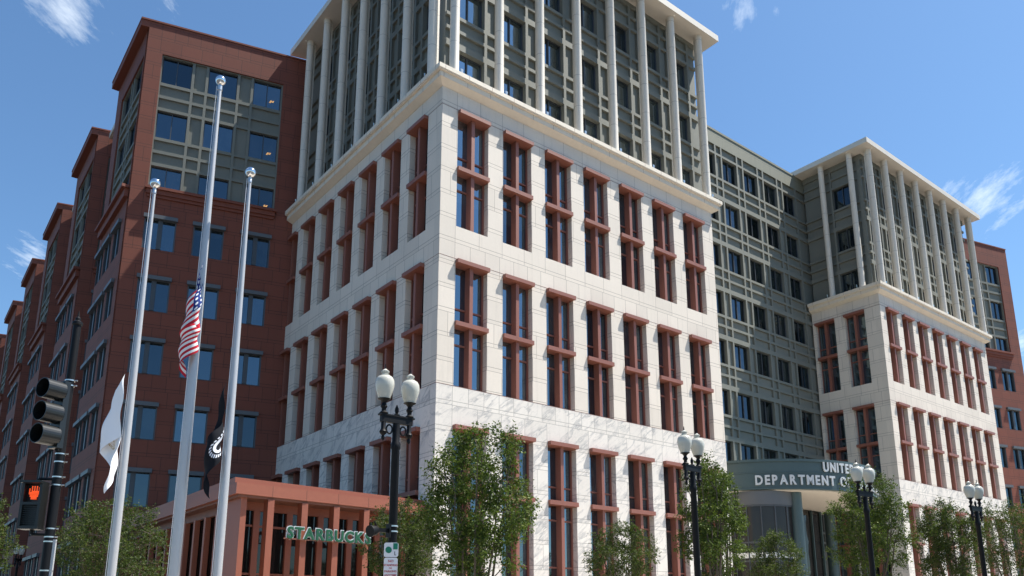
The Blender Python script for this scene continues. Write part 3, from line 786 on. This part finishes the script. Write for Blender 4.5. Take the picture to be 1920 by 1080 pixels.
m = MB(); m.lathe([(.05, 0), (.07, .05), (.085, .12), (.088, .15)], -.26, .0, .0, n=18, axis=(-.9, -.25, -.2)); m.obj('horn', M['black'], fx, smooth=40)
m = MB(); m.box(-.27, -.06, -.02, .02, -.03, .03); m.box(-.085, -.06, -.06, .06, -.10, .10); m.tube((-.28, -.02, .02), (-.33, -.04, .12), .012); m.obj('bracket', M['black'], fx)

# signs on the lamp post
def board(root, w, h, z, mat, name='panel', r=.03):
    m = MB(); pts = []
    for cx, cz, a0 in ((w / 2 - r, h / 2 - r, 0), (-w / 2 + r, h / 2 - r, 90), (-w / 2 + r, -h / 2 + r, 180), (w / 2 - r, -h / 2 + r, 270)):
        for k in range(5): a = R(a0 + k * 22.5); pts.append((cx + r * math.cos(a), cz + r * math.sin(a)))
    b = len(m.v); n = len(pts)
    m.v += [(x, 0, z + y) for x, y in pts] + [(x, .006, z + y) for x, y in pts]
    m.f.append(tuple(range(n))); m.f.append(tuple(b + n + i for i in reversed(range(n)))); m.m += [0, 0]
    for i in range(n): m.f.append((i, (i + 1) % n, n + (i + 1) % n, n + i)); m.m.append(0)
    return m.obj(name, mat, root)
fdir = -FW; sgy = Vector((-13.17, -19.6, 0)) - FW * .10
ang = math.atan2(RT.y, RT.x)
bs = empty('bus_stop_sign', (sgy.x, sgy.y, 0), ang); tag(bs, 'small white sign with a green leaf on the lamp post, above the parking sign', 'sign')
board(bs, .21, .21, 2.535, M['signw'])
m = MB(); m.prism([(0, 0)] * 0 or [(-.02 + .036 * math.cos(a * PI / 6) * 1.3, .0 + .05 * math.sin(a * PI / 6)) for a in range(12)], 0, .003)
lf = m.obj('leaf_mark', M['green'], bs, (-.02, -.001, 2.545)); lf.rotation_euler = (PI / 2, R(-35), 0)
MB().box(.03, .095, -.004, -.001, 2.54, 2.63).obj('green_patch', M['green'], bs)
ar = MB(); ar.box(.05, .058, -.004, -.001, 2.455, 2.51); ar.box(.058, .075, -.004, -.001, 2.455, 2.463); ar.obj('small_mark', M['black'], bs)
ps = empty('parking_sign', (sgy.x, sgy.y, 0), ang); tag(ps, 'tall white no standing or parking sign with red writing on the lamp post', 'sign')
board(ps, .20, .62, 2.11, M['signw'])
ws = []
for t, z, sz in (('NO', 2.352, .052), ('STANDING', 2.298, .040), ('OR', 2.258, .03), ('PARKING', 2.208, .043), ('ANYTIME', 2.152, .043)):
    me = text_mesh(t, sz, .0008, .001, 2); w = max(v.co.x for v in me.vertices)
    ws.append((me, Matrix.Translation((-w / 2, -.003, z)) @ Matrix.Rotation(PI / 2, 4, 'X')))
letters_obj('lettering', ws, M['signred'], ps)
ar = MB(); ar.box(-.07, .04, -.004, -.001, 2.085, 2.10); ar.quad((.04, -.003, 2.07), (.08, -.003, 2.0925), (.04, -.003, 2.115)); ar.obj('arrow', M['signred'], ps)

# ------------------------------------------------------------------ TRAFFIC SIGNAL
sx, sy = -17.70, -20.10
tp = empty('signal_pole', (sx, sy, 0)); tag(tp, 'black steel signal pole with steel straps and a pointed finial', 'signal pole')
MB().lathe([(.15, .13), (.15, .4), (.08, .55), (.056, 1.0), (.043, 4.86), (.057, 4.87), (.057, 4.90), (.03, 4.92), (.03, 4.95), (.012, 4.97), (.004, 5.04)], n=18).obj('shaft', M['black'], tp, smooth=35)
bd = MB(); bd.lathe([(.046, 0), (.053, 0), (.053, .014), (.046, .014)], n=18); bd.tube(RT * .055 + Vector((0, 0, .007)), RT * .085 + Vector((0, 0, .007)), .009, n=6)
bdm = bd.mesh('steel_strap', M['steel'])
for z in (4.19, 4.13, 3.34, 3.25, 3.08, 2.99, 2.51, 2.42, 2.37, 2.06): link(bpy.data.objects.new('steel_strap', bdm), tp, (0, 0, z))
m = MB(); m.box(.02, .08, -.012, .012, 1.9, 2.40); m.obj('cable_cover', M['alu'], tp, rz=ang)
V = Vector((-.88, -.46, 0)).normalized()
ts = empty('traffic_signal', (sx, sy, 3.77)); tag(ts, 'black three section traffic signal with round visors facing left', 'traffic signal')
hb = Vector((-.02, -.05, 0))
m = MB(); a2 = math.atan2(V.y, V.x)
m.box(.0, .07, -.075, .075, -.38, .38); m.obj('backing_housing', M['visor'], ts, hb + V * .02, a2)
for dz in (.26, 0, -.25):
    c = hb + V * .075 + Vector((0, 0, dz))
    vis = MB(); rr = .110
    n = 28; L_ = .22
    for k in range(n):
        t0, t1 = R(-90 + 360 * k / n), R(-90 + 360 * (k + 1) / n)
        def pt(t, h, r): return (h, r * math.cos(t), r * math.sin(t))
        l0 = L_ * (1 - .0 * k); vis.quad(pt(t0, 0, rr), pt(t1, 0, rr), pt(t1, L_, rr * 1.02), pt(t0, L_, rr * 1.02)); vis.quad(pt(t0, 0, rr - .006), pt(t0, L_, rr - .006), pt(t1, L_, rr - .006), pt(t1, 0, rr - .006))
        vis.quad(pt(t0, L_, rr * 1.02), pt(t1, L_, rr * 1.02), pt(t1, L_, rr - .006), pt(t0, L_, rr - .006))
    vo = vis.obj('visor', M['visor'], ts, c, a2, smooth=40)
    ln = MB(); ln.lathe([(.112, 0), (.10, .02), (.05, .04), (.001, .045)], n=20, axis=(1, 0, 0)); ln.obj('lens', M['black'], vo, smooth=40)
for dz in (.40, -.40):
    m = MB(); m.tube((-.02, .0, dz), (hb.x - .02, hb.y, dz), .018); m.tube((hb.x - .02, hb.y, dz), (hb.x - .04, hb.y, dz * .9), .02); m.obj('bracket_arm', M['black'], ts)
ts_ = ts
ped = empty('pedestrian_signal', (sx, sy, 2.78)); tag(ped, 'black pedestrian signal box showing a lit red hand above a dark countdown', 'pedestrian signal')
N = Vector((-.56, -.83, 0)).normalized(); pc = Vector((-.185, .04, 0)); pa = math.atan2(N.y, N.x) + PI / 2
m = MB(); m.facade((-.105, .105), (-.28, .24), [(-.078, .078, .01, .21), (-.078, .078, -.25, -.02)], -.08, .0); m.box(-.105, .105, 0, .07, -.28, .24)
m.box(-.105, .105, -.13, -.08, .215, .24); m.obj('box', M['visor'], ped, pc, pa)
dots = MB()
HAND = ["..x.x.x..", "..x.x.x.x", "x.x.x.x.x", "x.x.x.x.x", "x.xxxxxxx", "xxxxxxxxx", "xxxxxxxxx", ".xxxxxxx.", ".xxxxxxx.", "..xxxxx..", "..xxxxx.."]
for r_, row in enumerate(HAND):
    for c_, ch in enumerate(row):
        if ch == 'x': dots.box(-.052 + c_ * .0125, -.052 + c_ * .0125 + .009, -.03, -.022, .18 - r_ * .0135, .189 - r_ * .0135)
dots.obj('hand_symbol', M['hand'], ped, pc, pa)
m = MB(); 
for k in range(10): m.box(-.078, .078, -.06, -.057, -.245 + k * .023, -.238 + k * .023)
m.obj('louvre', M['visor'], ped, pc, pa)
for dz in (.28, -.33):
    m = MB(); m.tube((-.03, .01, dz), (pc.x + .02, pc.y + .03, dz), .016); m.tube((pc.x + .02, pc.y + .03, dz), (pc.x + .02, pc.y + .03, dz * .8), .02); m.obj('bracket_arm', M['black'], ped)

# ------------------------------------------------------------------ TREES
def tree(name, label, x, y, top, width, zbot=2.0, n=9000, seed=1, leaf='leaf', ls=.058, sprig=False, nc=64, rag=1.0):
    """several stems from a short bole, twigs to every clump, leaves scattered round the clumps"""
    rnd = random.Random(seed); root = empty(name, (x, y, .13)); tag(root, label, 'tree', 'young street trees')
    top -= .13; W2 = width / 2; cz = (top + zbot) / 2 + .05; hz = (top - zbot) / 2 + .12
    tr = MB(); clumps = []
    bole = Vector((0, 0, zbot * .62)); tr.tube((0, 0, 0), bole, .07, .055, n=10)
    # stems
    stems = []
    for k in range(9):
        a = 2 * PI * k / 9 + rnd.uniform(-.35, .35); f = rnd.uniform(.35, .9) if k else .05
        tip = Vector((math.cos(a) * W2 * f, math.sin(a) * W2 * f, cz + hz * math.sqrt(max(.05, 1 - f * f)) * rnd.uniform(.72, 1.0)))
        pts = [bole + Vector((0, 0, -rnd.random() * .4))]
        for i in range(1, 7):
            t = i / 6; q = pts[0].lerp(tip, t); q.x = tip.x * t ** .8 + rnd.uniform(-.04, .04) * W2; q.y = tip.y * t ** .8 + rnd.uniform(-.04, .04) * W2; pts.append(q)
        for i in range(6): tr.tube(pts[i], pts[i + 1], .034 * (1 - i / 7), .034 * (1 - (i + 1) / 7), n=6)
        stems.append(pts); clumps.append((pts[-1], .12 * W2 * rnd.uniform(.7, 1.2), 1))
        if rnd.random() < .6:      # a ragged leader above the crown
            q = pts[-1] + Vector((rnd.uniform(-.1, .1), rnd.uniform(-.1, .1), rnd.uniform(.12, .32) * rag)); tr.tube(pts[-1], q, .008, .003, n=4); clumps.append((q, .07 * W2, .3))
    tries = 0
    while len(clumps) < nc and tries < 5000:
        tries += 1
        v = Vector((rnd.uniform(-1, 1), rnd.uniform(-1, 1), rnd.uniform(-1, 1)))
        if not .2 < v.length < 1: continue
        taper = 1.0 if v.z < .25 else 1 - .45 * (v.z - .25)
        c = Vector((v.x * W2 * taper, v.y * W2 * taper, cz + v.z * hz)); rad = rnd.uniform(.12, .20) * W2 * (1.15 - .3 * v.length)
        if any((c - d).length < (rad + e) * .86 for d, e, _ in clumps): continue
        clumps.append((c, rad, 1))
        st = min((q for pts in stems for q in pts[1:]), key=lambda q: (q - c).length + max(0, q.z - c.z) * .8)
        mid = st.lerp(c, .5) + Vector((0, 0, .04)); tr.tube(st, mid, .013, .009, n=5); tr.tube(mid, c, .009, .004, n=5)
        for _ in range(5):
            d = Vector((rnd.gauss(0, 1), rnd.gauss(0, 1), rnd.gauss(.2, .8))).normalized() * rad * rnd.uniform(1, 1.9); tr.tube(c, c + d, .005, .002, n=4)
            clumps.append((c + d, rad * .42, .28)) if rnd.random() < .0 else None
    if sprig:
        p = RT * (.62 * W2) + Vector((0, 0, top - .45)); q = p + Vector((0, 0, .58)); tr.tube(p - Vector((0, 0, .5)), q, .01, .004, n=5)
        for k in range(6): clumps.append((p.lerp(q, k / 5.), .055, .25))
    tr.obj('trunk', M['bark'], root)
    n = int(n * 1.75); vs = []; wts = [w * e ** 2 for c, e, w in clumps]; tw_ = sum(wts)
    for (c, e, w), wt in zip(clumps, wts):
        k = int(n * wt / tw_); m_ = max(3, k // 9)
        for _ in range(m_):                      # little sprays of leaves round a twig end
            u = Vector((rnd.gauss(0, 1), rnd.gauss(0, 1), rnd.gauss(0, 1))).normalized() * e * rnd.uniform(.35, 1.75) ** 1.0
            sc = c + u; dirn = (u.normalized() + Vector((0, 0, .1))).normalized()
            for q_ in range(max(1, k // m_)):
                p = sc + dirn * rnd.uniform(-.06, .08) + Vector((rnd.gauss(0, .028), rnd.gauss(0, .028), rnd.gauss(0, .028)))
                l = ls * rnd.uniform(.65, 1.3); wd = l * .52
                a = (dirn * .6 + Vector((rnd.gauss(0, .7), rnd.gauss(0, .7), rnd.gauss(-.45, .5)))).normalized(); b_ = a.orthogonal().normalized(); b_.rotate(Matrix.Rotation(rnd.random() * 6.28, 3, a))
                vs += [p, p + a * l * .45 + b_ * wd * .5, p + a * l, p + a * l * .45 - b_ * wd * .5]
    me = bpy.data.meshes.new('crown'); me.vertices.add(len(vs)); me.vertices.foreach_set('co', [c for v in vs for c in v])
    nf = len(vs) // 4; me.loops.add(nf * 4); me.loops.foreach_set('vertex_index', list(range(nf * 4))); me.polygons.add(nf); me.polygons.foreach_set('loop_start', [4 * i for i in range(nf)]); me.polygons.foreach_set('loop_total', [4] * nf)
    me.update(); me.validate(); me.materials.append(M[leaf]); link(bpy.data.objects.new('crown', me), root)
    return root
tree('street_tree', 'bright green young tree with a loose twiggy top, in front of the marble corner', -10.45, -18.0, 5.02, 2.1, 2.0, 15000, 11, sprig=True, nc=78)
tree('street_tree', 'tall slim green tree just right of the second lamp post', -3.62, -18.0, 5.12, 1.55, 2.2, 10000, 23, nc=67)
tree('street_tree', 'narrow green tree left of the canopy letters', -2.35, -17.4, 5.15, 1.1, 2.2, 6000, 31, nc=54)
tree('street_tree', 'spreading green tree directly under the canopy letters', 3.15, -18.3, 5.5, 2.25, 2.3, 15000, 37, nc=81)
tree('street_tree', 'darker green tree left of the rightmost street lamp', 7.0, -18.8, 5.0, 1.85, 2.4, 12000, 41, leaf='leaf2', nc=75)
tree('street_tree', 'olive green tree cut by the right edge of the photo', 11.6, -19.0, 5.3, 3.1, 2.4, 14000, 43, leaf='leaf2', nc=83)
tree('street_tree', 'small dark tree low in front of the middle of the marble front', 4.62, -7.0, 5.1, 2.7, 2.6, 9000, 47, leaf='leaf2', ls=.075)
tree('street_tree', 'small dull green tree below the canopy column', 13.8, -8.0, 5.2, 2.6, 2.6, 8000, 53, leaf='leaf2', ls=.08)
tree('street_tree', 'dull green tree in front of the right end of the cafe', -4.97, -6.0, 5.25, 2.7, 2.4, 11000, 59, leaf='leaf2', ls=.072)
tree('street_tree', 'broad olive tree left of the cafe behind the left flagpole', -13.4, -2.0, 5.1, 3.4, 2.2, 14000, 61, leaf='leaf2', ls=.068, nc=81)
tree('street_tree', 'tree at the left edge of the photo below the red blocks', -17.1, -1.5, 5.2, 2.4, 2.2, 10000, 67, leaf='leaf2', ls=.068)

# ------------------------------------------------------------------ SUN, SKY, CAMERA
SUN = Vector((1.75, -1, 3.8)).normalized()
sd = bpy.data.lights.new('sun', 'SUN'); sd.energy = 5.0; sd.angle = R(.53); sd.color = (1, .96, .885)
so = link(bpy.data.objects.new('sun', sd)); so.rotation_euler = (-SUN).to_track_quat('-Z', 'Y').to_euler()
w = bpy.data.worlds.new('World'); bpy.context.scene.world = w; w.use_nodes = True; nt = w.node_tree; nt.nodes.clear(); g = NG(nt)
out = g.n('OutputWorld'); bg = g.n('Background'); sky = g.n('TexSky'); sky.sky_type = 'NISHITA'; sky.sun_disc = False
sky.sun_elevation = math.asin(SUN.z); sky.sun_rotation = math.atan2(SUN.x, SUN.y); sky.altitude = 50; sky.air_density = 1.0; sky.dust_density = .6; sky.ozone_density = 2.2
tc = g.n('TexCoord'); D_ = tc.outputs['Generated']
sp = g.n('SeparateXYZ'); g.l(D_, sp.inputs[0])
zc = g.math('MAXIMUM', sp.outputs[2], .08)
cv = g.comb(g.math('MULTIPLY', g.math('ADD', g.math('DIVIDE', sp.outputs[0], zc), g.math('DIVIDE', sp.outputs[1], zc)), .55), g.math('MULTIPLY', g.math('SUBTRACT', g.math('DIVIDE', sp.outputs[1], zc), g.math('DIVIDE', sp.outputs[0], zc)), 1.5), 0)
nz = g.noise(cv, 5.5, 8, .66); nz2 = g.noise(cv, 17, 6, .65)
tot = None
CLOUDS = [(0.0672, 0.8065, 0.5874, 0.085, 0.8), (0.0897, 0.8083, 0.5818, 0.05, 0.6), (0.1546, 0.774, 0.614, 0.05, 0.6), (0.0453, 0.8263, 0.5614, 0.06, 0.3), (0.6504, 0.4201, 0.6329, 0.06, 0.62), (0.6649, 0.3969, 0.6328, 0.04, 0.5), (0.8556, 0.2957, 0.4249, 0.075, 0.85), (0.8567, 0.2767, 0.4352, 0.055, 0.7), (0.0817, 0.9256, 0.3696, 0.05, 0.75), (0.0695, 0.9318, 0.3563, 0.05, 0.5), (0.9134, 0.2969, 0.2783, 0.035, 0.8)]
for (dx, dy, dz, rad, amp) in CLOUDS:
    dt = g.n('VectorMath', operation='DISTANCE'); g.l(D_, dt.inputs[0]); dt.inputs[1].default_value = (dx, dy, dz)
    f = g.math('MULTIPLY', g.math('MAXIMUM', g.math('SUBTRACT', 1, g.math('DIVIDE', dt.outputs['Value'], rad)), 0), amp)
    tot = f if tot is None else g.math('MAXIMUM', tot, f)
cl = g.math('SUBTRACT', g.math('ADD', tot, g.math('ADD', g.math('MULTIPLY', nz, 1.3), g.math('MULTIPLY', nz2, .55))), 1.42)
cl = g.math('MULTIPLY', cl, g.math('MINIMUM', g.math('MULTIPLY', tot, 3), 1))
cl = g.math('MINIMUM', g.math('MAXIMUM', g.math('MULTIPLY', cl, 1.25), 0), .75)
tint = g.mix(1, sky.outputs[0], (.84, 1.08, 1.20, 1), 'MULTIPLY')
col = g.mix(cl, tint, (8.5, 9.2, 9.8, 1))
g.l(col, bg.inputs[0]); bg.inputs[1].default_value = .08; g.l(bg.outputs[0], out.inputs[0])

cd = bpy.data.cameras.new('camera'); cam = link(bpy.data.objects.new('camera', cd)); bpy.context.scene.camera = cam
cd.sensor_width = 36; cd.lens = 36 * 1494.086 / 1920; cd.shift_y = 265 / 1920; cd.clip_end = 3000; cd.clip_start = .1
cam.location = (-19.1193, -30.054, 1.6); cam.rotation_euler = (PI / 2 + .2291, 0, -.6655)
vs_ = bpy.context.scene.view_settings; vs_.view_transform = 'Standard'; vs_.look = 'None'; vs_.exposure = .95; vs_.gamma = 1
cy = bpy.context.scene.cycles
cy.max_bounces = 6; cy.diffuse_bounces = 3; cy.glossy_bounces = 3; cy.transmission_bounces = 2; cy.use_denoising = True
